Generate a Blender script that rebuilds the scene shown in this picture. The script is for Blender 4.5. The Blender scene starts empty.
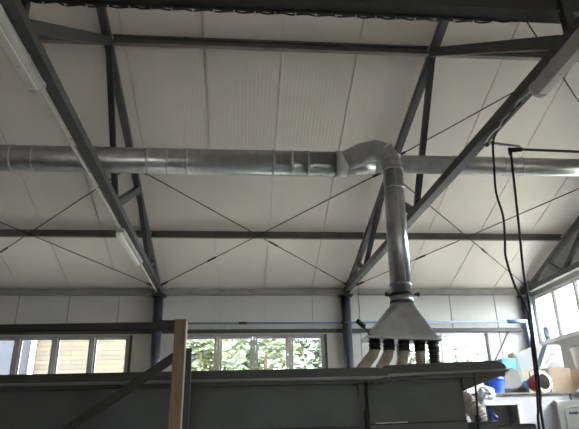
import bpy, bmesh, math, random
from mathutils import Vector, Matrix
random.seed(7)
S = bpy.context.scene
COL = S.collection
rad = math.radians

# ------------------------------------------------------------------ materials
MATS = {}
def mat(name, col, rough=.6, metal=0., var=0., scale=6., bump=0., spec=.5, col2=None, stretch=None, bscale=None):
    m = bpy.data.materials.new(name); m.use_nodes = True
    nt = m.node_tree; b = nt.nodes['Principled BSDF']
    b.inputs['Base Color'].default_value = (*col, 1); b.inputs['Roughness'].default_value = rough
    b.inputs['Metallic'].default_value = metal; b.inputs['Specular IOR Level'].default_value = spec
    tc = nt.nodes.new('ShaderNodeTexCoord'); mp = nt.nodes.new('ShaderNodeMapping')
    nt.links.new(tc.outputs['Object'], mp.inputs['Vector'])
    if stretch: mp.inputs['Scale'].default_value = stretch
    n = nt.nodes.new('ShaderNodeTexNoise'); n.inputs['Scale'].default_value = scale; n.inputs['Detail'].default_value = 5
    nt.links.new(mp.outputs['Vector'], n.inputs['Vector'])
    if var or col2:
        r = nt.nodes.new('ShaderNodeMix'); r.data_type = 'RGBA'
        c2 = col2 or tuple(max(0, c * (1 - var)) for c in col)
        r.inputs[6].default_value = (*col, 1); r.inputs[7].default_value = (*c2, 1)
        cr = nt.nodes.new('ShaderNodeMapRange'); cr.inputs['From Min'].default_value = .35; cr.inputs['From Max'].default_value = .65
        nt.links.new(n.outputs['Fac'], cr.inputs['Value']); nt.links.new(cr.outputs['Result'], r.inputs['Factor'])
        nt.links.new(r.outputs[2], b.inputs['Base Color'])
    if bump:
        bp = nt.nodes.new('ShaderNodeBump'); bp.inputs['Strength'].default_value = bump; bp.inputs['Distance'].default_value = .01
        nt.links.new(n.outputs['Fac'], bp.inputs['Height']); nt.links.new(bp.outputs['Normal'], b.inputs['Normal'])
    MATS[name] = m
    return m
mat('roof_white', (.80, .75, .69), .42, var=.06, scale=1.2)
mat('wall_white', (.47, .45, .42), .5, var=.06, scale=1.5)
mat('steel', (.074, .077, .08), .45, var=.25, scale=5)
mat('steel_dark', (.028, .03, .034), .5, var=.3, scale=5)
mat('purlin', (.20, .195, .17), .45, var=.25, scale=4, metal=.3)
mat('eave', (.30, .29, .27), .5, var=.2, scale=4)
mat('column', (.045, .05, .064), .28, var=.2, scale=6)
mat('rod', (.04, .04, .043), .5, var=.2)
mat('galv', (.50, .51, .52), .30, metal=.85, var=.22, scale=9)
mat('galv_light', (.60, .61, .62), .33, metal=.75, var=.15, scale=9)
mat('galv_ring', (.66, .67, .68), .35, metal=.7, var=.2)
mat('rubber', (.014, .014, .016), .5, var=.3)
mat('hood', (.38, .395, .42), .33, metal=.7, var=.18, scale=7)
mat('hose', (.52, .46, .36), .55, var=.25, scale=9)
mat('machine', (.080, .090, .090), .45, var=.2, scale=3)
mat('machine_cap', (.045, .047, .046), .4, var=.25, scale=3)
mat('machine_trim', (.22, .23, .24), .35, var=.2, metal=.3)
mat('timber', (.19, .13, .07), .65, col2=(.125, .083, .042), scale=5, stretch=(9, 9, .7), bump=.2)
mat('pvc', (.80, .77, .76), .4, var=.06)
mat('pvc_grey', (.33, .32, .315), .4, var=.1)
mat('dark_trim', (.05, .046, .043), .5, var=.3)
mat('blue_pipe', (.11, .18, .34), .35, var=.1)
mat('plastic_cover', (.48, .47, .43), .28, var=.12, scale=4)
mat('diffuser', (.82, .80, .74), .3, var=.04)
mat('conduit', (.62, .61, .58), .35, var=.1)
mat('floor', (.40, .38, .34), .5, var=.25, scale=.7, bump=.05)
mat('cabinet', (.38, .385, .44), .4, var=.05)
mat('cabinet_door', (.45, .44, .40), .45, var=.06)
mat('recess', (.30, .31, .31), .5, var=.1)
mat('lip', (.55, .53, .47), .5, var=.1)
mat('cardboard', (.70, .54, .40), .8, var=.14, scale=4)
mat('carton_white', (.44, .44, .47), .6, var=.05)
mat('carton_lilac', (.50, .50, .57), .6, var=.05)
mat('carton_grey', (.56, .55, .53), .7, var=.1)
mat('blue', (.025, .09, .60), .35, var=.12)
mat('light_blue', (.15, .46, .70), .5, var=.15)
mat('navy', (.02, .035, .16), .4, var=.2)
mat('red', (.42, .022, .03), .35, var=.2)
mat('dark_red', (.16, .02, .025), .4, var=.2)
mat('grey_plastic', (.17, .165, .165), .45, var=.12)
mat('black', (.012, .012, .013), .45, var=.3)
mat('print', (.22, .22, .25), .6, var=.1)
mat('ink_blue', (.03, .05, .22), .6, var=.1)
mat('bag', (.70, .72, .84), .35, var=.1, bump=.6, scale=14)
mat('clear_plastic', (.74, .72, .68), .25, var=.15)
mat('bark', (.10, .07, .045), .9, var=.4, scale=10, bump=.4)
mat('leaf', (.085, .12, .06), .6, col2=(.05, .078, .055), scale=1.6)
mat('leaf_pale', (.135, .155, .07), .6, col2=(.07, .10, .06), scale=1.6)
mat('leaf_blue', (.085, .13, .12), .55, col2=(.06, .10, .10), scale=2.)
mat('grass', (.20, .20, .15), .9, col2=(.26, .24, .20), scale=.8, bump=.4)
mat('roof_tile', (.16, .07, .05), .7, var=.3, scale=8)
mat('render_blue', (.024, .026, .036), .8, var=.12, scale=3)

def glass():
    m = bpy.data.materials.new('window_glass'); m.use_nodes = True; nt = m.node_tree; nt.nodes.clear()
    o = nt.nodes.new('ShaderNodeOutputMaterial'); mx = nt.nodes.new('ShaderNodeMixShader')
    t = nt.nodes.new('ShaderNodeBsdfTransparent'); t.inputs[0].default_value = (.945, .975, .985, 1)
    g = nt.nodes.new('ShaderNodeBsdfGlossy'); g.inputs['Roughness'].default_value = .03
    mx.inputs[0].default_value = .05
    nt.links.new(t.outputs[0], mx.inputs[1]); nt.links.new(g.outputs[0], mx.inputs[2])
    nt.links.new(mx.outputs[0], o.inputs[0]); MATS['glass'] = m
glass()
def planks():
    m = mat('plank', (.66, .54, .36), .75, var=.2, scale=3)
    nt = m.node_tree; b = nt.nodes['Principled BSDF']
    br = nt.nodes.new('ShaderNodeTexBrick'); tc = nt.nodes.new('ShaderNodeTexCoord'); mp = nt.nodes.new('ShaderNodeMapping')
    mp.inputs['Rotation'].default_value = (rad(90), 0, 0)
    br.inputs['Color1'].default_value = (.085, .064, .036, 1); br.inputs['Color2'].default_value = (.055, .046, .032, 1)
    br.inputs['Mortar'].default_value = (.03, .024, .016, 1); br.inputs['Scale'].default_value = 1.
    br.inputs['Brick Width'].default_value = 1.3; br.inputs['Row Height'].default_value = .17; br.inputs['Mortar Size'].default_value = .016
    nt.links.new(tc.outputs['Object'], mp.inputs['Vector']); nt.links.new(mp.outputs['Vector'], br.inputs['Vector'])
    nt.links.new(br.outputs['Color'], b.inputs['Base Color'])
planks()

# ------------------------------------------------------------------ mesh helpers
def box(bm, lo, hi, M=None, bev=0.):
    c = [(a + b) / 2 for a, b in zip(lo, hi)]; s = [abs(b - a) for a, b in zip(lo, hi)]
    m = Matrix.Translation(c) @ Matrix.Diagonal((*s, 1))
    r = bmesh.ops.create_cube(bm, size=1, matrix=(M @ m) if M else m)
    if bev:
        es = list({e for v in r['verts'] for e in v.link_edges})
        bmesh.ops.bevel(bm, geom=es, offset=bev, segments=2, profile=.6, affect='EDGES')
def frame_of(d, up=Vector((0, 0, 1))):
    d = d.normalized()
    if abs(d.dot(up)) > .98: up = Vector((0, 1, 0))
    x = d.cross(up).normalized(); y = x.cross(d).normalized()
    return x, y
def bar(bm, a, b, w, h, bev=.006):
    """rectangular hollow-section bar from a to b, w across, h in the vertical sense"""
    a = Vector(a); b = Vector(b); d = (b - a); x, y = frame_of(d); L = d.length
    M = Matrix((x, y, d.normalized())).transposed().to_4x4(); M.translation = (a + b) / 2
    box(bm, (-w/2, -h/2, -L/2), (w/2, h/2, L/2), M, bev)
def tube(bm, pts, r, n=14, caps=True, radii=None):
    pts = [Vector(p) for p in pts]; rings = []; px = None
    for i, p in enumerate(pts):
        d = (pts[min(i+1, len(pts)-1)] - pts[max(i-1, 0)]).normalized()
        if px is None: x, y = frame_of(d)
        else:
            x = (px - d * px.dot(d)).normalized(); y = x.cross(d)
        px = x; rr = radii[i] if radii else r
        rings.append([bm.verts.new(p + (x * math.cos(2*math.pi*k/n) + y * math.sin(2*math.pi*k/n)) * rr) for k in range(n)])
    for a, b in zip(rings, rings[1:]):
        for k in range(n): bm.faces.new((a[k], a[(k+1) % n], b[(k+1) % n], b[k])).smooth = True
    if caps:
        bm.faces.new(rings[0][::-1]); bm.faces.new(rings[-1])
def ring(bm, c, d, r, w, t=.01, n=24):
    """a raised band round a duct: centre c, axis d, duct radius r, width w, thickness t"""
    c = Vector(c); d = Vector(d).normalized()
    tube(bm, [c - d*w/2, c - d*w/2*.99, c - d*w*.3, c + d*w*.3, c + d*w/2*.99, c + d*w/2], r, n, True,
         [r*.96, r + t*.5, r + t, r + t, r + t*.5, r*.96])
def spline(ps, n=10):
    ps = [Vector(p) for p in ps]; q = [ps[0]*2 - ps[1]] + ps + [ps[-1]*2 - ps[-2]]; out = []
    for i in range(1, len(q)-2):
        a, b, c, d = q[i-1:i+3]
        for k in range(n):
            t = k/n
            out.append(.5*((2*b) + (c-a)*t + (2*a-5*b+4*c-d)*t*t + (3*b-a-3*c+d)*t**3))
    return out + [ps[-1]]
def prism(bm, poly, M, depth):
    """extrude a 2D polygon (x, z) along local y by depth"""
    a = [bm.verts.new(M @ Vector((x, 0, z))) for x, z in poly]; b = [bm.verts.new(M @ Vector((x, depth, z))) for x, z in poly]
    n = len(poly); bm.faces.new(a); bm.faces.new(b[::-1])
    for k in range(n): bm.faces.new((a[k], b[k], b[(k+1) % n], a[(k+1) % n]))
def obj(name, bm, m, parent=None, kind=None, label=None, fix=True):
    if fix: bmesh.ops.recalc_face_normals(bm, faces=bm.faces)
    if parent is not None:
        mw = parent_world(parent); bm.transform(mw.inverted())
    me = bpy.data.meshes.new(name); bm.to_mesh(me); bm.free()
    o = bpy.data.objects.new(name, me); COL.objects.link(o); me.materials.append(MATS[m])
    if parent is not None: o.parent = parent
    if kind: o['kind'] = kind
    if label: o['label'] = label
    return o
def parent_world(p):
    M = Matrix.Identity(4); q = p
    while q is not None:
        M = Matrix.LocRotScale(q.location, q.rotation_euler, q.scale) @ M; q = q.parent
    return M
def thing(name, label, cat, loc=(0, 0, 0), group=None):
    o = bpy.data.objects.new(name, None); o.empty_display_size = .1; o.location = loc; COL.objects.link(o)
    return tag(o, label, cat, group)
def tag(o, label, cat, group=None):
    o['label'] = label; o['category'] = cat
    if group: o['group'] = group
    return o
B = bmesh.new

# ------------------------------------------------------------------ dimensions
WY = 14.0                       # inner face of the long wall
SL = math.tan(rad(18))          # roof slope
def rz(y): return 5.0 + (WY - y) * SL           # roof underside
XT = {'a': -7.0, 'b': -2.07, 'c': 2.83, 'd': 7.42}
XW = {'a': -7.0, 'b': -2.06, 'c': 2.655, 'd': 7.42}      # at the wall
XC = {'a': -7.0, 'b': -2.05, 'c': 2.98, 'd': 7.42}      # 10 m nearer
def xt(k, y): return XW[k] + (XC[k] - XW[k]) * min(1.0, (14 - y) / 6.)
RW = 7.66                       # inner face of the gable wall on the right
JX = -.64; PW = 1.21            # panel joint position and width

def rib_profile(x0, x1, depth=.0011):
    """x positions and inward offsets of a micro-ribbed sandwich panel"""
    pts = []; k = math.floor((x0 - JX) / PW); x = JX + k * PW
    while x < x1 + PW:
        pts += [(x - .0095, 0), (x - .0085, .05), (x + .0085, .05), (x + .0095, 0)]
        n = 18; w = (PW - .024) / n
        for i in range(n):
            q = x + .012 + i * w
            pts += [(q + w*.30, 0), (q + w*.38, depth), (q + w*.85, depth), (q + w*.93, 0)]
        x += PW
    pts = [p for p in pts if x0 < p[0] < x1]
    return [(x0, 0)] + pts + [(x1, 0)]
def ribbed(bm, x0, x1, P, Q, out):
    """ribbed sheet between the lines P(x) and Q(x); out = outward direction, thickness .1"""
    out = Vector(out); pr = rib_profile(x0, x1); rows = [[], []]
    for x, d in pr:
        rows[0].append(bm.verts.new(P(x) + out*d)); rows[1].append(bm.verts.new(Q(x) + out*d))
    for i in range(len(pr)-1): bm.faces.new((rows[0][i], rows[0][i+1], rows[1][i+1], rows[1][i]))
    a, b = rows[0][0].co, rows[0][-1].co; c, d = rows[1][0].co, rows[1][-1].co
    t = [bm.verts.new(v + out*.1) for v in (a, b, d, c)]; f = [bm.verts.new(v + out*.024) for v in (a, b, d, c)]
    bm.faces.new(t)
    for k in range(4): bm.faces.new((f[k], f[(k+1) % 4], t[(k+1) % 4], t[k]))

# ------------------------------------------------------------------ the setting
XL = -12.0; YR = -14.0
bm = B(); box(bm, (XL-.2, YR-.2, -.2), (RW+.2, WY+.2, 0)); obj('floor', bm, 'floor', kind='structure')
bm = B(); N = Vector((0, SL, 1)).normalized()
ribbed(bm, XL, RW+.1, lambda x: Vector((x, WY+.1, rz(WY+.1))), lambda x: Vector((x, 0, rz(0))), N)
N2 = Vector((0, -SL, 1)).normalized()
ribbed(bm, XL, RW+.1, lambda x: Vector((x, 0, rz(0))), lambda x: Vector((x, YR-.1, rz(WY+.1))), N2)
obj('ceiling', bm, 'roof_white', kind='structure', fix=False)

WIN = [(-6.22, -2.72, 4), (-1.46, 2.06, 4), (3.94, 6.24, 2)]; Z0, Z1 = 2.82, 3.86
bm = B()
def wseg(x0, x1, z0, z1): ribbed(bm, x0, x1, lambda x: Vector((x, WY, z0)), lambda x: Vector((x, WY, z1)), (0, 1, 0))
wseg(XL, RW+.1, Z1, rz(WY)); wseg(XL, RW+.1, 0, Z0)
xs = XL
for a, b, n in WIN: wseg(xs, a, Z0, Z1); xs = b
wseg(xs, RW+.1, Z0, Z1)
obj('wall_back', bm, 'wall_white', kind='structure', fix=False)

def window(name, a, b, n, fixed, axis, z0, z1, mframe='pvc_grey', deep=.07, dark=True):
    """row of n casements between a and b; axis 'x' = in the long wall, 'y' = in the gable wall"""
    def P(u, v, z): return (u, fixed + v, z) if axis == 'x' else (fixed + v, u, z)
    def bx(m, u0, u1, v0, v1, za, zb, bev=.004):
        p, q = P(u0, v0, za), P(u1, v1, zb)
        box(m, tuple(min(i, j) for i, j in zip(p, q)), tuple(max(i, j) for i, j in zip(p, q)), None, bev)
    root = bpy.data.objects.new(name, None); COL.objects.link(root); root['kind'] = 'structure'
    root.location = P((a+b)/2, .05, z0)
    f = B(); t = .045
    bx(f, a, b, .0, deep, z0, z0+t); bx(f, a, b, .0, deep, z1-t, z1); bx(f, a, a+t, .0, deep, z0, z1); bx(f, b-t, b, .0, deep, z0, z1)
    w = (b-a)/n
    for k in range(1, n): bx(f, a+k*w-.035, a+k*w+.035, .0, deep, z0, z1)
    obj('window_frame', f, mframe, root)
    for k in range(n):
        u0, u1 = a+k*w+.045, a+(k+1)*w-.045; s = B(); t2 = .05; za, zb = z0+.05, z1-.05
        bx(s, u0, u1, .012, .06, za, za+t2); bx(s, u0, u1, .012, .06, zb-t2, zb); bx(s, u0, u0+t2, .012, .06, za, zb); bx(s, u1-t2, u1, .012, .06, za, zb)
        so = obj('sash', s, 'pvc' if mframe == 'pvc' else 'pvc_grey', root)
        g = B(); bx(g, u0+t2-.005, u1-t2+.005, .032, .040, za+t2-.005, zb-t2+.005, 0); obj('pane', g, 'glass', so)
    if dark:
        d = B(); bx(d, b, b+.06, -.03, .05, z0, z1); bx(d, a-.05, a, -.03, .05, z0, z1); obj('jamb_trim', d, 'dark_trim', root)
    return root
for i, (a, b, n) in enumerate(WIN):
    w = window('window_%d' % (i+1), a, b, n, WY, 'x', Z0, Z1, 'pvc_grey' if i < 2 else 'pvc')
    if i == 1:
        for x in (-.42, 1.93):
            l = B(); bar(l, (x-.24, WY-.03, Z1-.02), (x+.02, WY-.06, Z1+.09), .02, .02, .003); bar(l, (x, WY-.05, Z1+.04), (x+.06, WY-.05, Z1+.16), .03, .025, .003)
            box(l, (x-.03, WY-.04, Z1+.03), (x+.07, WY+.0, Z1+.08), None, .004)
            obj('opener_stay', l, 'conduit', w)

# gable wall on the right with its long window band and an unseen open gate, added further forward to let in daylight
GZ0, GZ1 = 3.53, 4.80; GY0, GY1 = 6.2, 13.95; DAYLIGHT_GATE = (-7.0, -4.5, 3.2)
bm = B()
T = .12
def gb(y0, y1, z0, z1): box(bm, (RW, y0, z0), (RW+T, y1, z1))
gb(GY0, WY+.1, 0, GZ0); gb(GY1, WY+.1, GZ0, GZ1)
gb(DAYLIGHT_GATE[1], GY0, 0, GZ1); gb(YR, DAYLIGHT_GATE[0], 0, GZ1); gb(DAYLIGHT_GATE[0], DAYLIGHT_GATE[1], DAYLIGHT_GATE[2], GZ1)
p = [(YR, GZ1), (WY+.1, GZ1), (WY+.1, rz(WY+.1)), (0, rz(0)), (YR, rz(WY))]
va = [bm.verts.new((RW, y, z)) for y, z in p]; vb = [bm.verts.new((RW+T, y, z)) for y, z in p]
bm.faces.new(va); bm.faces.new(vb[::-1])
for k in range(5): bm.faces.new((va[k], vb[k], vb[(k+1) % 5], va[(k+1) % 5]))
obj('wall_right', bm, 'wall_white', kind='structure')
window('window_4', GY0, GY1, 8, RW, 'y', GZ0, GZ1, 'pvc', .08, dark=False)
bm = B(); p = [(YR, 0), (WY+.1, 0), (WY+.1, rz(WY+.1)), (0, rz(0)), (YR, rz(WY))]
va = [bm.verts.new((XL, y, z)) for y, z in p]; vb = [bm.verts.new((XL-T, y, z)) for y, z in p]
bm.faces.new(va[::-1]); bm.faces.new(vb)
for k in range(5): bm.faces.new((va[k], vb[k], vb[(k+1) % 5], va[(k+1) % 5]))
obj('wall_left', bm, 'wall_white', kind='structure')
bm = B(); RG = (-1.0, 1.2, 2.2)
box(bm, (XL, YR-.1, 0), (RG[0], YR, 5)); box(bm, (RG[1], YR-.1, 0), (RW, YR, 5)); box(bm, (RG[0], YR-.1, RG[2]), (RG[1], YR, 5))
obj('wall_rear', bm, 'wall_white', kind='structure')

# ------------------------------------------------------------------ steel frame
NT = [(12.5, 0), (10.12, 0), (6.96, 0), (4.0, 0)]              # top nodes (y)
NB = [12.0, 8.55, 4.3]                                         # bottom nodes (y)
def top(y): return rz(y) - .16
def make_truss(key, label, zb0, zb1, near=4.3):
    NB = [12.0, 8.55, near]
    dz = (zb1 - zb0) / 10.; x = XW[key]; X = lambda y: XW[key] + (XC[key] - XW[key]) * (14 - y) / 8.
    def zb(y): return zb0 + (WY - y) * dz
    t = thing('roof_truss', label, 'roof truss', (x, 13.87, zb0 - .13), 'steel roof trusses')
    m = B(); bar(m, (x, 13.98, top(13.98)-.02), (X(2.5), 2.5, top(2.5)), .115, .12); obj('top_chord', m, 'steel', t)
    m = B(); bar(m, (x, 13.95, zb(13.95)), (X(2.5), 2.5, zb(2.5)), .135, .125); obj('bottom_chord', m, 'steel', t)
    for i in range(3):
        m = B(); bar(m, (X(NT[i][0]), NT[i][0], top(NT[i][0])-.05), (X(NB[i]), NB[i], zb(NB[i])+.05), .095 if i < 2 else .12, (.08, .13, .13)[i]); obj('strut', m, 'steel', t)
        m = B(); bar(m, (X(NB[i])+.005, NB[i]-.12, zb(NB[i])+.05), (X(NT[i+1][0])+.005, NT[i+1][0]+.1, top(NT[i+1][0])-.04), .088, .09); obj('diagonal', m, 'steel_dark', t)
    m = B(); box(m, (x-.15, 13.72, zb0-.135), (x+.15, 13.99, zb0-.11)); box(m, (x-.012, 13.55, zb0-.11), (x+.012, 13.98, zb0+.24))
    obj('bearing_plate', m, 'steel', t)
    return t
make_truss('b', 'dark grey steel roof truss on left column, batten lights along its lower chord', 4.95, 5.13, 4.38)
make_truss('c', 'dark grey steel roof truss crossing behind vertical extraction pipe, on middle column', 4.94, 4.99, 4.15)
make_truss('d', 'grey steel roof truss close against right gable windows', 4.90, 4.90)

def column(x, label, r=.118, pipe=None):
    t = thing('steel_column', label, 'column', (x, 13.86, 0), 'steel columns along the wall')
    m = B(); tube(m, [(x, 13.86, .02), (x, 13.86, 4.80)], r, 28); obj('shaft', m, 'column', t)
    m = B(); box(m, (x-.17, 13.70, 4.785), (x+.17, 13.99, 4.812), None, .004); obj('cap_plate', m, 'steel_dark', t)
    m = B(); box(m, (x-.2, 13.68, 0), (x+.2, 13.99, .025), None, .004); obj('base_plate', m, 'steel_dark', t)
column(XT['b'], 'dark round steel column left, behind timber post')
column(2.625, 'dark round steel column between middle window and extraction hood')
column(XT['d'], 'grey steel column in right corner behind hanging cables', .13)

def cpurlin(x0, x1, y, z, h, w, label, group, mname='purlin', flip=1):
    """C-section purlin, open towards the camera"""
    m = B(); t = .008
    box(m, (x0, y+w-t, z), (x1, y+w, z+h)); box(m, (x0, y, z), (x1, y+w, z+t)); box(m, (x0, y, z+h-t), (x1, y+w, z+h))
    box(m, (x0, y, z), (x1, y+t, z+.03)); box(m, (x0, y, z+h-.03), (x1, y+t, z+h))
    o = obj('roof_purlin', m, mname); tag(o, label, 'purlin', group)
def xpu(k, y): return XW[k] + (XC[k] - XW[k]) * (14 - y) / 8.
PU = 'roof purlins between the trusses'
e = .06
for y, nm in ((7.0, 'upper'), (11.6, 'lower')):
    z = rz(y) - .20
    lab = {'upper': ('upper steel purlin left of left truss, beside near-left light', 'upper steel purlin spanning between left and middle trusses', 'upper steel purlin right of middle truss, behind its strut'),
           'lower': ('lower steel purlin left of left truss, below duct', 'lower steel purlin between trusses where brace rods cross', 'lower steel purlin right of extraction pipe, ending at gable truss')}[nm]
    for (p, q), l in zip((('a', 'b'), ('b', 'c'), ('c', 'd')), lab):
        cpurlin(xpu(p, y)+e, xpu(q, y)-e, y, z, .15, .075, l, PU)
for (p, q), l in zip((('a', 'b'), ('b', 'c'), ('c', 'd')), ('grey eave beam along wall top, left of left column', 'grey eave beam along wall top between the columns', 'pale grey eave beam along wall top behind extraction pipe')):
    m = B(); box(m, (XT[p]+.13, 13.88, 4.84), (XT[q]-.13, 13.995, 4.985), None, .006); box(m, (XT[p]+.13, 13.84, 4.84), (XT[q]-.13, 13.89, 4.852))
    tag(obj('eave_beam', m, 'eave'), l, 'beam', 'eave beams along the wall top')

# longitudinal tie beam at the lower nodes with its cable bundle
m = B(); x0, x1 = XT['b']-.1, RW-.05
box(m, (x0, 4.06, 5.335), (x1, 4.10, 5.50)); box(m, (x0, 4.04, 5.32), (x1, 4.22, 5.345)); box(m, (x0, 4.04, 5.49), (x1, 4.22, 5.515))
tag(obj('tie_beam', m, 'steel_dark'), 'long dark steel beam across top of picture joining the trusses', 'beam')
t = thing('cable_bundle', 'black cables zip-tied under long dark top beam', 'cables', (0, 4.12, 5.2))
for k, (dy, r) in enumerate(((0, .011), (.025, .009))):
    pts = []
    for i in range(61):
        x = XT['b'] + .1 + i * (XT['c'] - XT['b'] - .25) / 60.
        pts.append((x, 4.20 + dy, 5.305 + .009*math.sin(i*2.1+k*2) + (.02 if i < 4 or i > 56 else 0)))
    m = B(); tube(m, spline(pts, 3), r, 8); obj('cable', m, 'rubber', t)
for i in range(24):
    x = XT['b'] + .22 + i * (XT['c'] - XT['b'] - .45) / 23.; m = B()
    tube(m, [(x, 4.205, 5.325), (x+.006, 4.205, 5.29), (x+.018, 4.205, 5.262)], .003, 6); box(m, (x-.006, 4.19, 5.29), (x+.006, 4.235, 5.296))
    obj('cable_tie', m, 'conduit', t)

# ------------------------------------------------------------------ wind bracing rods
def rod(a, b, label, tb=None):
    a = Vector(a); b = Vector(b)
    t = thing('brace_rod', label, 'brace', a, 'roof bracing rods')
    m = B(); tube(m, [a, b], .011, 8); obj('rod_shaft', m, 'rod', t)
    if tb:
        c = a.lerp(b, tb); d = (b-a).normalized(); m = B(); tube(m, [c-d*.14, c-d*.12, c+d*.12, c+d*.14], .02, 10, True, [.012, .022, .022, .012]); obj('turnbuckle', m, 'rod', t)
    for p, d in ((a, (b-a).normalized()), (b, (a-b).normalized())):
        m = B(); bar(m, p-d*.05, p+d*.22, .05, .035, .004); obj('clevis', m, 'steel_dark', t)
def rp(x, y, dz=-.14): return (x, y, rz(y) + dz)
yl, yh = 13.55, 9.62
a, b, c, d = XT['a'], XT['b'], XT['c']-.05, XT['d']; g = .08
rod(rp(b+g, yl), rp(c-g, yh), 'brace rod rising from left column to duct elbow', .27)
rod(rp(b+g, yh+.0, -.17), rp(c-g, yl, -.17), 'brace rod falling from left truss to middle column', .57)
rod(rp(a+g, yl), rp(b-g, yh), 'brace rod rising rightward at far left under duct', .35)
rod(rp(a+g, yh, -.17), rp(b-g, yl, -.17), 'brace rod falling to left column from far left', .5)
rod(rp(c+g, yl), rp(d-g, yh), 'brace rod rising rightward behind hanging cables', .3)
rod(rp(c+g, yh, -.17), rp(d-g, yl, -.17), 'brace rod falling rightward from behind extraction pipe', .62)
rod(rp(c+g, 9.25), rp(d-g, 5.2), 'brace rod above right duct, behind right near light')
rod(rp(c+g, 5.2, -.17), rp(d-g, 9.25, -.17), 'brace rod at upper right edge sloping away from near light')

# ------------------------------------------------------------------ ducts and extraction hood
DY, DZ = 7.75, 5.49
def duct(name, label, x0, x1, y, z, r, rings, m1, hangers=()):
    t = thing(name, label, 'duct', ((x0+x1)/2, y, z))
    m = B(); tube(m, [(x0, y, z), (x1, y, z)], r, 40); obj('pipe', m, m1, t)
    for x, w in rings:
        m = B(); ring(m, (x, y, z), (1, 0, 0), r, w, .011); obj('joint_ring', m, 'galv_ring', t)
    return t
R1, R2 = .197, .145
duct('ventilation_duct', 'large galvanised round duct running left from elbow across trusses', -8.5, 1.57, DY, DZ, R1,
     [(-3.80, .03), (-3.44, .03), (-3.13, .03), (-2.25, .03), (-1.45, .04), (-1.15, .03), (-.86, .04), (.46, .03), (.74, .04), (.99, .03)], 'galv')
duct('ventilation_duct', 'slimmer galvanised round duct running right from elbow to edge', 2.0, RW-.02, DY, DZ+.02, R2,
     [(3.35, .03), (4.15, .03), (4.45, .02)], 'galv_light')
# branch: reducer and segmented elbow that swings forward and turns down
t = thing('duct_elbow', 'grey lobster-back duct elbow joining both ducts and downpipe', 'duct', (1.9, DY, DZ))
m = B(); tube(m, [(1.42, DY, DZ), (1.60, DY, DZ)], R1+.012, 40); obj('collar', m, 'galv_ring', t)
m = B(); tube(m, [(1.58, DY, DZ), (2.04, DY, DZ+.02)], R1, 40, True, [R1+.004, R2+.01]); obj('reducer', m, 'galv_light', t)
PX, PYy = 2.185, 7.40; PT = 2.232; RP = .148
path = [(1.62, 7.70, DZ+.02), (1.84, 7.58, DZ+.10), (2.02, 7.49, DZ+.12), (2.15, 7.43, DZ+.05), (2.21, 7.405, DZ-.08), (PT, PYy, DZ-.24)]
m = B(); tube(m, path, RP, 32, True, [R1-.01, RP+.03, RP+.016, RP+.012, RP+.006, RP+.002])
for f in m.faces: f.smooth = False
obj('bend', m, 'galv', t)
for i in (1, 2, 3, 4):
    m = B(); ring(m, path[i], Vector(path[i+1])-Vector(path[i-1]), RP+.014, .02, .008); obj('seam', m, 'galv', t)
t = thing('downpipe', 'thick vertical galvanised extraction pipe dropping from elbow to hood', 'duct', (PX, PYy, 3.3))
m = B(); tube(m, [(PT, PYy, DZ-.22), (PX, PYy, 3.32)], RP, 40); obj('pipe', m, 'galv', t)
for z in (5.22, 4.92, 3.46):
    m = B(); ring(m, (PX+(PT-PX)*(z-3.3)/1.95, PYy, z), (0, 0, 1), RP, .03, .008); obj('joint_ring', m, 'galv_ring' if z > 4 else 'hood', t)
m = B(); box(m, (PX+.03, PYy-RP-.004, 3.5), (PX+.045, PYy-RP*.9, 5.2)); obj('lock_seam', m, 'galv_ring', t)

HZ0, HZ1 = 2.72, 3.20; HX0, HX1 = 1.645, 2.575; HY0, HY1 = 7.20, 7.58; HT = rad(2.5)
t = thing('extraction_hood', 'grey pyramid dust extraction hood with hoses below, on vertical pipe', 'hood', (PX, PYy, HZ0))
m = B(); n = 40; cx = (HX0+HX1)/2
topv = [m.verts.new((PX + .15*math.cos(2*math.pi*k/n), PYy + .15*math.sin(2*math.pi*k/n), HZ1)) for k in range(n)]
def sq(k):                      # corners in the order of the four quarters
    return [(HX1, HY1), (HX0, HY1), (HX0, HY0), (HX1, HY0)][k % 4]
hz = lambda x: HZ0 - (x - cx) * math.tan(HT)
cor = [m.verts.new((*sq(k), hz(sq(k)[0]))) for k in range(4)]
for q in range(4):
    for k in range(n//4):
        i = q*n//4 + k; m.faces.new((topv[i % n], topv[(i+1) % n], cor[q]))
    m.faces.new((topv[((q+1)*n//4) % n], cor[(q+1) % 4], cor[q]))
m.faces.new(cor); m.faces.new(topv)
obj('transition', m, 'hood', t)
m = B()
MT = Matrix.Translation((cx, (HY0+HY1)/2, HZ0)) @ Matrix.Rotation(HT, 4, 'Y')
lx, ly = (HX1-HX0)/2+.03, (HY1-HY0)/2+.03
box(m, (-lx, -ly, -.03), (lx, ly, 0), MT, .004); obj('flange', m, 'hood', t)
m = B(); tube(m, [(PX, PYy, HZ1-.02), (PX, PYy, HZ1+.13)], .158, 36); obj('neck', m, 'hood', t)
m = B(); ring(m, (PX, PYy, HZ1+.12), (0, 0, 1), .16, .045, .014); ring(m, (PX, PYy, HZ1+.02), (0, 0, 1), .156, .03, .01)
obj('clamp_band', m, 'rubber', t)
for s in (-1, 1):
    m = B(); tube(m, [(PX+s*.15, PYy-.04, HZ1+.12), (PX+s*.24, PYy-.06, HZ1+.12)], .018, 10); tube(m, [(PX+s*.205, PYy-.052, HZ1+.12), (PX+s*.235, PYy-.058, HZ1+.12)], .032, 10)
    obj('clamp_bolt', m, 'rubber', t)
m = B(); tube(m, [(HX0-.15, 7.2, HZ0+.22), (HX0-.05, 7.2, HZ0+.13)], .03, 12); tube(m, [(HX0-.07, 7.2, HZ0+.15), (HX0+.04, 7.2, HZ0-.01)], .011, 8)
obj('damper_lever', m, 'rubber', t)
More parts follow.
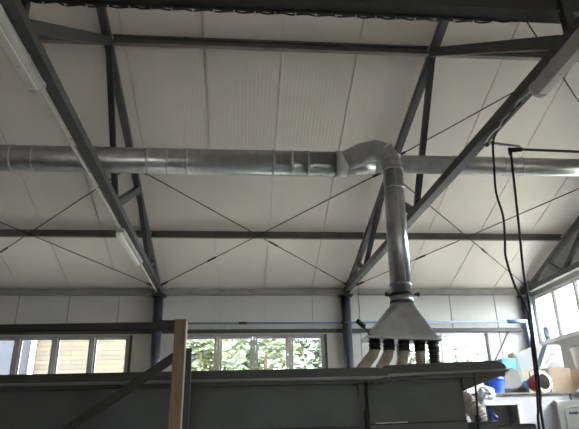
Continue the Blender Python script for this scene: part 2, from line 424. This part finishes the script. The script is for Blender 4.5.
HOSE = [(1.745, .17), (1.935, .12), (2.14, .07), (2.35, .01), (2.535, 0)]
for i, (hx, xs) in enumerate(HOSE):
    m = B(); z = hz(hx); tube(m, [(hx, 7.34, z-.02), (hx, 7.34, z-.16)], .072, 20)
    for dz in (.05, .10, .15): ring(m, (hx, 7.34, z-dz), (0, 0, 1), .072, .025, .008, 20)
    obj('spigot', m, 'rubber', t)
def hose(pts, r, label, pitch=.028, mname='hose', group='flexible extraction hoses'):
    sp = spline(pts, 14); L = [0]
    for p, q in zip(sp, sp[1:]): L.append(L[-1] + (q-p).length)
    out = []; rr = []; k = int(L[-1]/pitch*4)
    for i in range(k+1):
        s = L[-1]*i/k; j = max(0, min(len(sp)-2, next((n for n, l in enumerate(L) if l > s), len(L)-1)-1))
        f = (s-L[j])/max(1e-6, L[j+1]-L[j]); out.append(sp[j].lerp(sp[j+1], f)); rr.append(r*(1.0, .93, .86, .93)[i % 4])
    t = thing('flexible_hose', label, 'hose', pts[0], group); m = B(); tube(m, out, r, 18, True, rr); obj('hose_body', m, mname, t)
HL = ['beige ribbed hose under left corner of extraction hood', 'beige ribbed hose second from left under extraction hood', 'beige ribbed hose under middle of extraction hood', 'beige ribbed hose second from right under extraction hood', 'dark grey hose under right corner of extraction hood']
for i, (hx, xs) in enumerate(HOSE):
    z = hz(hx) - .12
    pts = [(hx, 7.34, z), (hx-xs*.12, 7.34, z-.08), (hx-xs*.5, 7.34, z-.16), (hx-xs*1.15, 7.34, z-.28), (hx-xs*2, 7.34, z-.48), (hx-xs*2.6, 7.34, z-.9), (hx-xs*2.6, 7.32, z-1.6), (hx-xs*2.6, 7.3, .05)]
    hose(pts, .072, HL[i], mname='rubber' if i == 4 else 'hose')
hose([(2.42, 6.98, 2.32), (2.52, 6.98, 2.19), (2.66, 7.0, 2.02), (2.80, 7.0, 1.85), (2.88, 7.0, 1.72), (2.92, 7.0, 1.4)], .105, 'fat beige ribbed hose below right end of dark machine canopy', .032)

# ------------------------------------------------------------------ machine enclosures in front
def enclosure(label, org, ang, L, over, zt, group, tilt=0., lap=0., c0=-.02):
    """dark sheet-metal machine cover: x runs along it from org, panel length L, canopy overhanging by over"""
    M = Matrix.Translation(org) @ Matrix.Rotation(ang, 4, 'Z') @ Matrix.Rotation(-tilt, 4, 'Y')
    t = thing('machine_enclosure', label, 'machine', (M @ Vector((L/2, .3, 0)))[:2] + (0,), group)
    h = zt
    m = B(); box(m, (-lap, .10, .0), (L, .60, h-.12), M, .006); obj('panel', m, 'machine', t)
    # canopy: rounded slab, overhanging front and right
    m = B(); a = L + over
    prism(m, [(c0, h-.105), (a-.03, h-.105), (a, h-.08), (a-.02, h-.045), (a-.10, h-.006), (a-.16, h), (c0, h)], M, .62)
    obj('canopy', m, 'machine_cap', t)
    m = B(); box(m, (c0, -.035, h-.125), (a+.01, .03, h-.095), M, .008); obj('edge_trim', m, 'machine_trim', t)
    m = B(); box(m, (c0, -.01, h-.165), (a-.03, .10, h-.127), M, .004); obj('gutter', m, 'machine_cap', t)
    m = B(); prism(m, [(L, h-.13), (a-.06, h-.13), (a-.06, h-.16), (L, h-.30)], M @ Matrix.Translation((0, .06, 0)), .5); obj('gusset', m, 'machine_cap', t)
    m = B(); box(m, (0, .06, h-.615), (L, .10, h-.598), M, .003); obj('lower_rail', m, 'black', t)
    if lap:
        m = B(); box(m, (.12, .055, h-.600), (.46, .10, h-.590), M, .001); obj('light_strip', m, 'conduit', t, label='pale strip on the dark rail')
    return t, M
ta, MA = enclosure('long dark grey machine enclosure across bottom left under windows', (-5.2, 6.72, 0), rad(-4.6), 6.48, .34, 2.235, 'machine enclosures')
tb, MB_ = enclosure('dark grey machine enclosure below extraction hood, canopy overhanging right', (1.36, 6.28, 0), rad(-8.5), 1.10, .485, 2.255, 'machine enclosures', tilt=rad(1.1), lap=.085, c0=.26)
# slim gas strut with bracket standing between the enclosures
t = thing('support_post', 'thin black post between the two machine enclosures', 'post', (1.31, 6.12, 0))
m = B(); tube(m, [(1.31, 6.12, 0), (1.33, 6.12, 2.08)], .018, 12); obj('rod_shaft', m, 'black', t)
m = B(); tube(m, [(1.311, 6.12, 1.5), (1.32, 6.12, 1.80)], .03, 12); ring(m, (1.318, 6.12, 1.72), (0, 0, 1), .03, .02, .008, 16); obj('sleeve', m, 'black', t)
m = B(); bar(m, (1.34, 6.12, 2.02), (1.56, 6.10, 2.12), .02, .02, .003); obj('bracket', m, 'machine_cap', t)
m = B(); tube(m, spline([(2.50, 6.02, 2.14), (2.49, 6.02, 1.95), (2.475, 6.01, 1.78), (2.46, 6.0, 1.6)], 6), .012, 8)
tag(obj('power_cable', m, 'black'), 'short black cable hanging at right edge of dark machine panel', 'cable')
t = thing('machine_bed', 'dark machine bed at bottom edge under fat beige hose', 'machine', (2.75, 6.3, 0))
m = B(); box(m, (2.50, 6.10, 0), (2.74, 6.5, 1.66), None, .03); obj('body', m, 'machine', t)
m = B(); box(m, (2.70, 6.15, 1.50), (3.17, 6.5, 1.63), None, .03); obj('table', m, 'machine_cap', t)
m = B(); tube(m, [(2.55, 6.2, 1.64), (2.55, 6.2, 1.72)], .035, 14); obj('knob', m, 'black', t)

# ------------------------------------------------------------------ timber post and dark steel stand
t = thing('timber_post', 'upright raw timber post in front of left column', 'post', (-.56, 5.0, 0))
m = B(); bar(m, (-.566, 5.0, 0), (-.541, 5.0, 2.54), .094, .094, .004); obj('post', m, 'timber', t)
m = B(); bar(m, (-.515, 5.02, 0), (-.489, 5.02, 2.535), .006, .09, .001); obj('edge_strip', m, 'conduit', t)
t = thing('steel_stand', 'black steel crossbar with diagonal brace fixed to timber post', 'stand', (-.62, 5.09, 0))
m = B(); bar(m, (-3.4, 5.10, 2.475), (-.66, 5.09, 2.505), .07, .062); obj('crossbar', m, 'black', t)
m = B(); box(m, (-.78, 5.05, 2.462), (-.56, 5.12, 2.55), None, .006); obj('end_bracket', m, 'black', t)
m = B(); bar(m, (-.59, 5.10, 2.235), (-2.35, 5.10, 1.02), .055, .075); obj('brace', m, 'black', t)
m = B(); bar(m, (-.47, 5.06, 0), (-.462, 5.06, 2.30), .05, .05); obj('upright', m, 'black', t)

# ------------------------------------------------------------------ lights, conduits, cables
LT = 'ceiling batten lights on the trusses'
def batten(x, y0, y1, z, r, label, both):
    t = thing('batten_light', label, 'light', (x, (y0+y1)/2, z), LT)
    m = B(); tube(m, [(x, y0, z), (x, y0+.01, z), (x, y1-.01, z), (x, y1, z)], r, 24, True, [r*.9, r, r, r*.9]); obj('housing', m, 'plastic_cover', t)
    for y in (y0, y1):
        m = B(); tube(m, [(x, y-.02, z), (x, y+.02, z)], r*1.06, 24); obj('end_cap', m, 'conduit', t)
    m = B(); box(m, (x-r*.5, y0+.05, z-r*1.04), (x+r*.5, y1-.05, z-r*.86), None, .004); obj('diffuser', m, 'diffuser', t)
    for q in (.25, .75):
        y = y0 + (y1-y0)*q; m = B(); ring(m, (x, y, z), (0, 1, 0), r, .02, .006); obj('clip', m, 'conduit', t)
    for q in (.2, .8):
        m = B(); y = y0 + (y1-y0)*q; xx = x + both*.12; bar(m, (x, y, z+r*.5), (xx, y, z+.155), .025, .02, .003)
        obj('bracket', m, 'conduit', t)
batten(XT['b']-.10, 3.35, 5.1, 5.01, .092, 'near batten light at top left, under left truss', 1)
batten(XC['c']-.06+.105, 3.1, 4.64, 4.84, .094, 'near batten light at top right, under middle truss', .3)
t = thing('batten_light', 'small white batten light low on left truss', 'light', (XT['b']-.05, 10.1, 4.85), LT)
x = XT['b']-.05
m = B(); box(m, (x-.07, 9.25, 4.86), (x+.07, 11.2, 4.93), None, .01); obj('housing', m, 'plastic_cover', t)
m = B(); box(m, (x-.075, 9.27, 4.80), (x+.02, 11.18, 4.87), None, .02); obj('diffuser', m, 'diffuser', t)
m = B(); tube(m, spline([(XT['b']-.085, 5.0, 5.03), (XT['b']-.09, 6.2, 5.01), (XT['b']-.085, 7.6, 4.985), (XT['b']-.085, 9.3, 4.95)], 5), .019, 8)
for y in (5.4, 6.3, 7.2, 8.1, 9.0): box(m, (XT['b']-.10, y-.02, 5.035-(y-5)*.018), (XT['b']-.06, y+.02, 5.07-(y-5)*.018))
tag(obj('cable_conduit', m, 'conduit'), 'thin pale conduit along lower chord of left truss', 'conduit', 'conduits on the trusses')
m = B(); tube(m, spline([(XT['b']-.06, 11.2, 4.925), (XT['b']-.05, 12.3, 4.89), (XT['b']-.03, 13.7, 4.86)], 5), .02, 8)
tag(obj('cable_conduit', m, 'conduit'), 'pale conduit from small light down to left column', 'conduit', 'conduits on the trusses')
m = B(); pts = [(XT['c']+.15 + .012*math.sin(k*1.9), 4.65 + k*.12, 4.89 + .012*math.cos(k*2.3)) for k in range(11)]
tube(m, spline(pts, 3), .011, 8)
tag(obj('cable_conduit', m, 'conduit'), 'wavy pale conduit behind end of right near light', 'conduit', 'conduits on the trusses')
t = thing('cable_bracket', 'small grey bracket arm on middle truss holding black cables', 'bracket', (3.1, 5.9, 4.85))
m = B(); bar(m, (XT['c']+.16, 5.92, 4.92), (3.43, 5.9, 4.85), .03, .03, .004); obj('arm', m, 'galv', t)
m = B(); bar(m, (XT['c']+.17, 5.92, 4.97), (XT['c']+.2, 5.92, 4.86), .05, .03, .004); obj('hook', m, 'steel', t)
m = B(); tube(m, [(3.29, 5.9, 4.80), (3.45, 5.9, 4.815)], .03, 10); tube(m, [(3.29, 5.9, 4.83), (3.29, 5.9, 4.74)], .022, 10); obj('clamp', m, 'rubber', t)
CG = 'black cables hanging on the right'
m = B(); tube(m, spline([(2.914, 4.85, 4.8), (2.962, 5.2, 4.842), (3.022, 5.6, 4.907), (3.09, 5.9, 4.897), (3.044, 5.88, 4.581), (3.011, 5.88, 4.221), (3.048, 5.88, 3.913), (3.022, 5.88, 3.615), (2.998, 5.88, 3.398), (3.051, 5.88, 3.059), (3.13, 5.88, 2.866), (3.145, 5.88, 2.634), (3.122, 5.88, 2.376), (3.10, 5.88, 2.014), (3.07, 5.88, 1.756), (3.045, 5.88, 1.5), (3.04, 5.88, .05)], 6), .0135, 8)
tag(obj('hanging_cable', m, 'rubber'), 'wavy left one of two black cables hanging at right', 'cable', CG)
m = B(); tube(m, spline([(3.3, 5.9, 4.804), (3.274, 5.9, 4.42), (3.23, 5.9, 3.785), (3.2, 5.92, 3.274), (3.2, 5.92, 3.03), (3.2, 5.93, 2.825), (3.178, 5.93, 2.421), (3.15, 5.93, 1.944), (3.12, 5.93, 1.6), (3.11, 5.93, .05)], 6), .0145, 8)
tag(obj('hanging_cable', m, 'rubber'), 'straighter right one of two black cables hanging at right', 'cable', CG)
m = B(); tube(m, spline([(3.40, 5.9, 4.815), (4.2, 5.9, 4.80), (5.6, 5.9, 4.77), (7.6, 5.9, 4.85)], 6), .017, 8)
tag(obj('tension_cable', m, 'rubber'), 'taut black cable running level to right from bracket arm', 'cable')

# ------------------------------------------------------------------ along the long wall
m = B(); box(m, (XL+.1, 13.93, 3.895), (7.2, 13.995, 3.985), None, .006); box(m, (XL+.1, 13.90, 3.885), (7.2, 13.94, 3.90))
tag(obj('wall_rail', m, 'dark_trim'), 'long dark horizontal steel rail just above windows', 'rail')
t = thing('air_pipe', 'thin blue compressed-air pipe along wall above windows', 'pipe', (2.5, 13.72, 4.1))
m = B(); tube(m, [(-2.4, 13.70, 4.09), (7.15, 13.70, 4.10)], .023, 12); obj('pipe', m, 'blue_pipe', t)
for x in (.02, 2.55):
    m = B(); tube(m, [(x-.1, 13.70, 4.093), (x+.1, 13.70, 4.093)], .034, 12); obj('coupling', m, 'rubber', t)
m = B(); tube(m, [(6.75, 13.70, 4.10), (7.25, 13.70, 4.10)], .05, 14); tube(m, [(7.22, 13.70, 4.1), (7.24, 13.68, 3.3)], .04, 12); obj('drop_leg', m, 'blue_pipe', t)
m = B(); bar(m, (6.30, 13.985, 3.0), (6.88, 13.985, 3.92), .025, .02, .003); tag(obj('stay_bar', m, 'dark_trim'), 'thin diagonal stay beside right end window', 'bar')

# ------------------------------------------------------------------ white cabinets and stored goods on the right
CX0, CX1, CY, CZ = 3.70, 5.55, 9.5, 2.13
t = thing('storage_cabinet', 'white storage cabinet with open recess, boxes on top', 'cabinet', (4.6, 9.9, 0))
m = B(); y1 = 11.2
box(m, (CX0, CY, 0), (4.06, CY+.05, CZ-.05)); box(m, (4.62, CY, 0), (CX1, CY+.05, CZ-.05)); box(m, (4.06, CY, 1.955), (4.62, CY+.05, CZ-.05)); box(m, (4.06, CY, 0), (4.62, CY+.05, 1.55))
box(m, (CX0, CY+.05, 0), (CX0+.04, y1, CZ-.05)); box(m, (CX1-.04, CY+.05, 0), (CX1, y1, CZ-.05)); box(m, (CX0, y1-.04, 0), (CX1, y1, CZ-.05)); box(m, (CX0+.04, CY+.05, CZ-.09), (CX1-.04, y1-.04, CZ-.05))
obj('carcass', m, 'cabinet', t)
m = B(); box(m, (CX0, CY+.0, CZ-.05), (CX1, y1, CZ), None, .006); obj('top', m, 'carton_grey', t)
m = B(); box(m, (CX0-.01, CY-.02, CZ-.025), (CX1+.01, CY+.001, CZ+.002), None, .002); obj('edge_band', m, 'grey_plastic', t)
m = B(); box(m, (4.04, CY+.40, 1.5), (4.64, CY+.42, 1.99)); box(m, (4.04, CY+.05, 1.52), (4.64, CY+.42, 1.55)); box(m, (4.045, CY+.05, 1.5), (4.06, CY+.42, 1.99)); box(m, (4.62, CY+.05, 1.5), (4.635, CY+.42, 1.99)); box(m, (4.045, CY+.05, 1.955), (4.635, CY+.42, 1.965)); obj('recess_lining', m, 'recess', t)
m = B(); box(m, (4.60, CY-.025, 1.5), (4.66, CY+.0, 1.965), None, .006); box(m, (4.06, CY-.012, 1.94), (4.62, CY, 1.962)); obj('recess_frame', m, 'lip', t)
t = thing('storage_cabinet', 'white cabinet behind beige cupboard at right edge, brown carton on top', 'cabinet', (6.2, 9.9, 0))
m = B(); box(m, (5.60, CY+.02, 0), (7.5, y1, 2.08)); obj('carcass', m, 'cabinet', t)
m = B(); box(m, (5.58, CY-.02, 2.08), (7.52, y1, 2.12), None, .008); obj('top', m, 'grey_plastic', t)
t2 = t
m = B(); dx0, dx1, dz = 5.245, 5.545, 1.985
t = thing('cupboard', 'grey beige cupboard at bottom right, arched door with blue print', 'cupboard', (5.7, 9.3, 0))
m = B(); box(m, (5.255, 9.455, 0), (6.5, 9.495, 2.0), None, .004); obj('body', m, 'lip', t)
m = B(); box(m, (5.262, 9.43, .08), (6.45, 9.456, 1.985), None, .006); dr = obj('door', m, 'cabinet_door', t)
m = B()
arc = [(5.385, 1.2), (5.385, 1.82)] + [(5.385 + .19 - .19*math.cos(a), 1.82 + .075*math.sin(a)) for a in [i*math.pi/12 for i in range(1, 12)]] + [(5.765, 1.82), (5.765, 1.2)]
tube(m, [(x, 9.428, z) for x, z in arc], .010, 8); obj('moulding', m, 'lip', dr)
m = B(); lx0 = 5.452
def stroke(x0, z0, x1, z1): bar(m, (lx0+x0, 9.427, 1.775+z0), (lx0+x1, 9.427, 1.775+z1), .004, .008, 0)
for k in range(5):
    q = k*.034
    stroke(q, 0, q, .04); stroke(q+.02, 0, q+.02, .04 if k % 2 else .03); stroke(q, .02 if k % 2 else .04, q+.02, .02 if k % 2 else .04)
    if k in (1, 3): stroke(q, .001, q+.02, .001)
obj('door_print', m, 'ink_blue', dr)
m = B(); pts = [(5.54, CY-.06, 2.135), (5.75, CY-.05, 2.10), (5.95, CY-.06, 2.13), (6.0, CY+.2, 2.16), (5.8, CY+.3, 2.18), (5.5, CY+.25, 2.14)]
bmesh.ops.create_icosphere(m, subdivisions=3, radius=1, matrix=Matrix.Translation((5.95, 9.50, 2.14)) @ Matrix.Diagonal((.26, .11, .06, 1)))
for v in m.verts: v.co += Vector((random.uniform(-.012, .012), random.uniform(-.01, .01), random.uniform(-.014, .014)))
tag(obj('plastic_bag', m, 'bag'), 'white crumpled bag on top of beige cupboard at right edge', 'bag')

# goods on the cabinet top (z = CZ)
def boxobj(name, lo, hi, m_, label, cat, rot=0, bev=.006, flaps=None, group=None):
    c = Vector(((lo[0]+hi[0])/2, (lo[1]+hi[1])/2, lo[2])); h = [(b-a)/2 for a, b in zip(lo, hi)]
    t = thing(name, label, cat, c, group); t.rotation_euler.z = rot
    M = Matrix.Translation(c) @ Matrix.Rotation(rot, 4, 'Z')
    m = B(); box(m, (-h[0], -h[1], 0), (h[0], h[1], 2*h[2]), M, bev); obj('carton', m, m_, t)
    return t, M, h
m = B(); prof = [(.0, .0), (.150, .0), (.158, .02), (.165, .2), (.172, .235), (.172, .255), (.12, .27), (0, .27)]
t = thing('plastic_bucket', 'bright blue plastic tub on left end of cabinet top', 'tub', (4.36, 9.72, CZ))
m = B(); c = Vector((4.36, 9.72, CZ))
tube(m, [c + Vector((0, 0, z)) for z in (0, .01, .20, .22, .225, .255, .265)], .15, 28, True, [.145, .152, .168, .17, .178, .178, .165]); obj('body', m, 'blue', t)
m = B(); tube(m, [c + Vector((0, 0, .262)), c + Vector((0, 0, .285))], .165, 28); obj('lid', m, 'blue', t)
m = B()
bmesh.ops.create_icosphere(m, subdivisions=3, radius=1, matrix=Matrix.Translation((4.07, 9.42, 2.13)) @ Matrix.Diagonal((.15, .06, .11, 1)))
for v in m.verts: v.co += Vector((random.uniform(-.015, .015), random.uniform(-.012, .012), random.uniform(-.018, .018)))
tag(obj('plastic_bag', m, 'bag'), 'pale lilac crumpled plastic bag below blue tub', 'bag')
t = thing('equipment_case', 'grey tapered case with black base right of blue tub', 'case', (4.70, 9.85, CZ))
MM = Matrix.Translation((4.70, 9.72, CZ))
m = B(); prism(m, [(-.17, .08), (.20, .08), (.12, .36), (.03, .44), (-.10, .40)], MM, .25); obj('body', m, 'grey_plastic', t)
m = B(); box(m, (-.18, -.02, 0), (.21, .27, .09), MM, .01); obj('base', m, 'black', t)
boxobj('storage_box', (4.86, 10.35, CZ), (5.12, 10.7, 2.80), 'light_blue', 'light blue box behind grey case on cabinet top', 'box')
boxobj('storage_box', (4.86, 9.80, CZ), (5.02, 9.95, 2.36), 'light_blue', 'small light blue carton between grey case and red drum', 'box')
# big open carton
t = thing('cardboard_carton', 'large brown carton with pale open flaps behind red drum', 'box', (5.6, 10.7, CZ), 'cartons on the cabinet')
MM = Matrix.Translation((5.73, 10.78, CZ)) @ Matrix.Rotation(rad(-12), 4, 'Z')
m = B(); box(m, (-.36, -.25, 0), (.42, .28, .52), MM, .006); obj('carton', m, 'cardboard', t)
m = B(); prism(m, [(-.36, .50), (.06, .50), (.10, .96), (-.10, .90), (-.40, .78)], MM @ Matrix.Translation((0, -.25, 0)), .012); obj('flap', m, 'carton_grey', t)
m = B(); prism(m, [(-.40, .30), (-.36, .30), (-.36, .78), (-.44, .82)], MM @ Matrix.Translation((0, -.24, 0)), .45); obj('flap', m, 'cardboard', t)
t, M, h = boxobj('cardboard_carton', (5.53, 9.95, CZ), (5.93, 10.25, 2.57), 'cardboard', 'brown carton right of red drum, under white box', 'box', rad(-4), group='cartons on the cabinet')
t, M, h = boxobj('cardboard_carton', (6.03, 9.72, 2.12), (6.5, 10.15, 2.54), 'cardboard', 'brown carton at right edge of picture under clear bin', 'box', rad(3), group='cartons on the cabinet')
t = thing('printed_box', 'slanted white box with dark line print above red drum', 'box', (5.65, 10.0, 2.57))
MM = Matrix.Translation((5.58, 9.98, 2.57)) @ Matrix.Rotation(rad(-3), 4, 'Z')
m = B(); prism(m, [(-.20, 0), (.02, 0), (.24, .42), (.02, .42)], MM, .22); obj('carton', m, 'carton_white', t)
m = B(); bar(m, MM @ Vector((-.06, -.004, .09)), MM @ Vector((.05, -.004, .25)), .004, .012, 0); bar(m, MM @ Vector((.04, -.004, .25)), MM @ Vector((.12, -.004, .255)), .004, .025, 0); obj('line_print', m, 'print', t)
boxobj('white_carton', (5.70, 10.62, 2.652), (6.22, 10.9, 3.06), 'carton_lilac', 'plain pale lilac carton stacked behind slanted printed box', 'box')
t = thing('clear_bin', 'translucent pale plastic bin at right edge above brown carton', 'bin', (6.25, 9.95, 2.54))
m = B(); tube(m, [(6.25, 9.95, z) for z in (2.54, 2.56, 2.88, 2.90, 2.94)], .2, 28, True, [.18, .19, .215, .225, .225]); obj('body', m, 'clear_plastic', t)
m = B(); tube(m, [(6.25, 9.95, 2.93), (6.25, 9.95, 2.97)], .235, 28); obj('lid', m, 'carton_white', t)
# red drum lying on its side
t = thing('plastic_drum', 'red drum lying on its side with white rim, black handle', 'drum', (5.27, 9.72, CZ))
A = Vector((5.12, 9.86, CZ+.165)); D = Vector((.27, -.95, .06)).normalized(); Bp = A + D*.26
m = B(); tube(m, [A, A+D*.02, A+D*.14, Bp], .15, 32, False, [.10, .13, .155, .172]); obj('body', m, 'red', t)
m = B(); tube(m, [Bp - D*.015, Bp + D*.005, Bp + D*.0195, Bp + D*.02, Bp + D*.0205], .17, 36, False, [.168, .182, .176, .155, .132]); obj('rim', m, 'carton_white', t)
m = B(); tube(m, [Bp + D*.0203, Bp - D*.03, Bp - D*.12, Bp - D*.125], .134, 32, True, [.132, .130, .122, .01]); m.faces.ensure_lookup_table(); m.faces.remove(m.faces[-2]); obj('inner_lining', m, 'grey_plastic', t)
m = B(); h0 = A + D*.08
tube(m, spline([h0 + Vector((-.12, -.08, .06)), h0 + Vector((-.10, -.05, .18)), h0 + Vector((0, 0, .235)), h0 + Vector((.09, .04, .20)), h0 + Vector((.10, .1, .1))], 6), .012, 8); obj('handle', m, 'black', t)
m = B(); tube(m, [A - D*.05, A + D*.06], .1, 24, True, [.07, .125]); obj('back_cap', m, 'dark_red', t)
# in the recess
t = thing('power_tool', 'dark blue power tool in cabinet recess', 'tool', (4.15, 9.62, 1.72))
m = B(); tube(m, spline([(4.12, 9.60, 1.93), (4.17, 9.60, 1.86), (4.22, 9.60, 1.78), (4.26, 9.60, 1.74)], 5), .045, 14); obj('body', m, 'navy', t)
m = B(); box(m, (4.16, 9.57, 1.66), (4.24, 9.64, 1.79), None, .015); obj('grip', m, 'navy', t)
m = B(); tube(m, [(4.25, 9.6, 1.745), (4.33, 9.6, 1.73)], .018, 10); obj('nozzle', m, 'black', t)
t = thing('tool_case', 'dark red case below blue tool in cabinet recess', 'case', (4.17, 9.66, 1.55))
m = B(); box(m, (4.075, 9.575, 1.555), (4.28, 9.75, 1.665), None, .012); obj('body', m, 'dark_red', t)
m = B(); box(m, (4.065, 9.575, 1.60), (4.285, 9.755, 1.615), None, .003); obj('seam_band', m, 'black', t)

# ------------------------------------------------------------------ outdoors
bm = B(); box(bm, (-60, WY+.3, -.3), (60, 70, -.05)); box(bm, (RW+.3, -40, -.3), (60, WY+.3, -.05)); box(bm, (-60, -50, -.3), (RW+.3, YR-.3, -.05))
obj('ground', bm, 'grass', kind='structure')
def leaf_cloud(bm, c, rx, rzz, n, s, shape='round'):
    blobs = [(Vector((random.gauss(0, .42)*rx, random.gauss(0, .42)*rx, random.uniform(-.75, .8)*rzz)), random.uniform(.3, .5)*rx) for _ in range(16)]
    for i in range(n):
        b, r = random.choice(blobs)
        v = Vector((random.gauss(0, 1), random.gauss(0, 1), random.gauss(0, 1))).normalized() * r * random.uniform(.6, 1.05)
        if shape == 'cone':
            h = random.random()**.8; a = random.uniform(0, 6.283); q = rx*(1-h)*random.uniform(.5, 1.0)*(0.75+.25*math.sin(h*40)); p = Vector((q*math.cos(a), q*math.sin(a), (h*2-1)*rzz))
        else: p = b + v
        nrm = Vector((random.gauss(0, 1), random.gauss(0, 1), random.gauss(0, 1))).normalized(); x, y = frame_of(nrm)
        k = s*random.uniform(.6, 1.3); p = p + Vector(c)
        bm.faces.new([bm.verts.new(p + x*k*a_ + y*k*b_*.6) for a_, b_ in ((-1, 0), (0, -.8), (1, 0), (0, .8))])
def tree(x, y, h, rx, m_, label, shape='round', n=2600, s=.16):
    t = thing('broadleaf_tree' if shape == 'round' else 'conifer_tree', label, 'tree', (x, y, -.05), 'trees outside the windows')
    m = B(); tube(m, [(x, y, -.1), (x+.08, y, h*.3), (x-.05, y, h*.62), (x, y, h*.95)], .16, 10, True, [.2, .15, .1, .03])
    for k in range(5):
        a = random.uniform(0, 6.28); z = h*random.uniform(.3, .65); tube(m, [(x, y, z), (x+rx*.55*math.cos(a), y+rx*.55*math.sin(a), z+h*.16)], .05, 7, True, [.06, .02])
    obj('trunk', m, 'bark', t)
    m = B(); c = (x, y, h*.58) if shape == 'round' else (x, y, h*.55)
    leaf_cloud(m, c, rx, h*.42 if shape == 'round' else h*.46, n, s, shape); obj('foliage', m, m_, t, fix=False)
tree(-1.6, 22.5, 6.0, 1.4, 'leaf_pale', 'sunlit pale green tree behind left pane of middle window')
tree(-.4, 24.5, 6.6, 1.7, 'leaf', 'green tree behind second pane of middle window')
tree(1.0, 23.0, 5.8, 1.6, 'leaf_pale', 'yellow green tree behind third pane of middle window')
tree(2.6, 24.0, 6.2, 1.7, 'leaf', 'green tree behind right pane of middle window')
tree(4.2, 23.6, 5.4, 1.4, 'leaf_pale', 'pale tree seen through gaps between the hoses')
tree(7.3, 27.0, 4.9, 1.5, 'leaf', 'low bushy tree behind lower left of right end window')
tree(9.6, 26.5, 5.9, 1.5, 'leaf', 'taller tree behind right half of right end window')
tree(20, 35.5, 7.6, 1.2, 'leaf_blue', 'slim conifer outside first gable window pane', 'cone', 1800, .2)
tree(20.0, 32.0, 6.6, 1.5, 'leaf_blue', 'conifer outside second gable window pane', 'cone', 1800, .2)
# neighbouring house behind the left window
t = thing('neighbour_house', 'timber-clad neighbouring house seen through left window', 'house', (-9, 24, 0))
m = B(); box(m, (-7.7, 22.0, -.1), (-3.6, 28, 6.4)); obj('clad_wall', m, 'plank', t)
m = B(); box(m, (-15.5, 21.8, -.1), (-7.7, 28, 6.0)); obj('rendered_wall', m, 'render_blue', t)
m = B(); tube(m, [(-7.7, 21.68, 0), (-7.7, 21.68, 6.2)], .09, 14); obj('drainpipe', m, 'conduit', t)
m = B(); prism(m, [(-16, 6.0), (-3.0, 6.4), (-3.0, 6.6), (-9.5, 8.8), (-16, 6.6)], Matrix.Translation((0, 21.3, 0)), 7.2); obj('roof', m, 'roof_tile', t)
m = B(); box(m, (-11.2, 21.74, 3.4), (-9.6, 21.82, 5.0), None, .02); w = obj('house_window', m, 'pvc', t)
m = B(); box(m, (-11.08, 21.72, 3.5), (-9.72, 21.745, 4.9)); obj('pane', m, 'glass', w)

# ------------------------------------------------------------------ light
w = bpy.data.worlds.new('World'); S.world = w; w.use_nodes = True
bg = w.node_tree.nodes['Background']; bg.inputs[0].default_value = (.92, .96, 1.0, 1); bg.inputs[1].default_value = 1.0
nt = w.node_tree; tc = nt.nodes.new('ShaderNodeTexCoord'); dp = nt.nodes.new('ShaderNodeVectorMath'); dp.operation = 'DOT_PRODUCT'
sd = Vector((.80, -.24, .56)).normalized(); dp.inputs[1].default_value = sd
nt.links.new(tc.outputs['Generated'], dp.inputs[0])
mr = nt.nodes.new('ShaderNodeMapRange'); mr.inputs['From Min'].default_value = .0; mr.inputs['From Max'].default_value = 1; mr.inputs['To Min'].default_value = 0; mr.inputs['To Max'].default_value = 1
nt.links.new(dp.outputs['Value'], mr.inputs['Value'])
pw = nt.nodes.new('ShaderNodeMath'); pw.operation = 'POWER'; pw.inputs[1].default_value = 2.0; nt.links.new(mr.outputs['Result'], pw.inputs[0])
ml = nt.nodes.new('ShaderNodeMath'); ml.operation = 'MULTIPLY_ADD'; ml.inputs[1].default_value = 8.0; ml.inputs[2].default_value = 2.2
nt.links.new(pw.outputs[0], ml.inputs[0]); nt.links.new(ml.outputs[0], bg.inputs[1])   # bright haze round the sun
l = bpy.data.lights.new('sun', 'SUN'); l.energy = 4.8; l.angle = rad(3); l.color = (1, .95, .86)
o = bpy.data.objects.new('sun', l); COL.objects.link(o)
o.rotation_euler = sd.to_track_quat('Z', 'Y').to_euler(); o.location = (20, -20, 30)

# ------------------------------------------------------------------ camera
cam = bpy.data.cameras.new('camera'); co = bpy.data.objects.new('camera', cam); COL.objects.link(co)
F = 556.; pi_, ya, ro = rad(21.3), rad(5.09), rad(-1.2)
fw = Vector((math.sin(ya)*math.cos(pi_), math.cos(ya)*math.cos(pi_), math.sin(pi_)))
r = Vector((math.cos(ya), -math.sin(ya), 0)); u = r.cross(fw)
r2 = r*math.cos(ro) + u*math.sin(ro); u2 = -r*math.sin(ro) + u*math.cos(ro)
M = Matrix((r2, u2, -fw)).transposed().to_4x4(); M.translation = (0, 0, 1.6)
co.matrix_world = M
cam.sensor_fit = 'HORIZONTAL'; cam.sensor_width = 36; cam.lens = 36*F/579; cam.clip_start = .05; cam.clip_end = 300
S.camera = co
v = S.view_settings; v.view_transform = 'Standard'; v.look = 'None'; v.gamma = 1; v.use_curve_mapping = False; v.exposure = 2.45
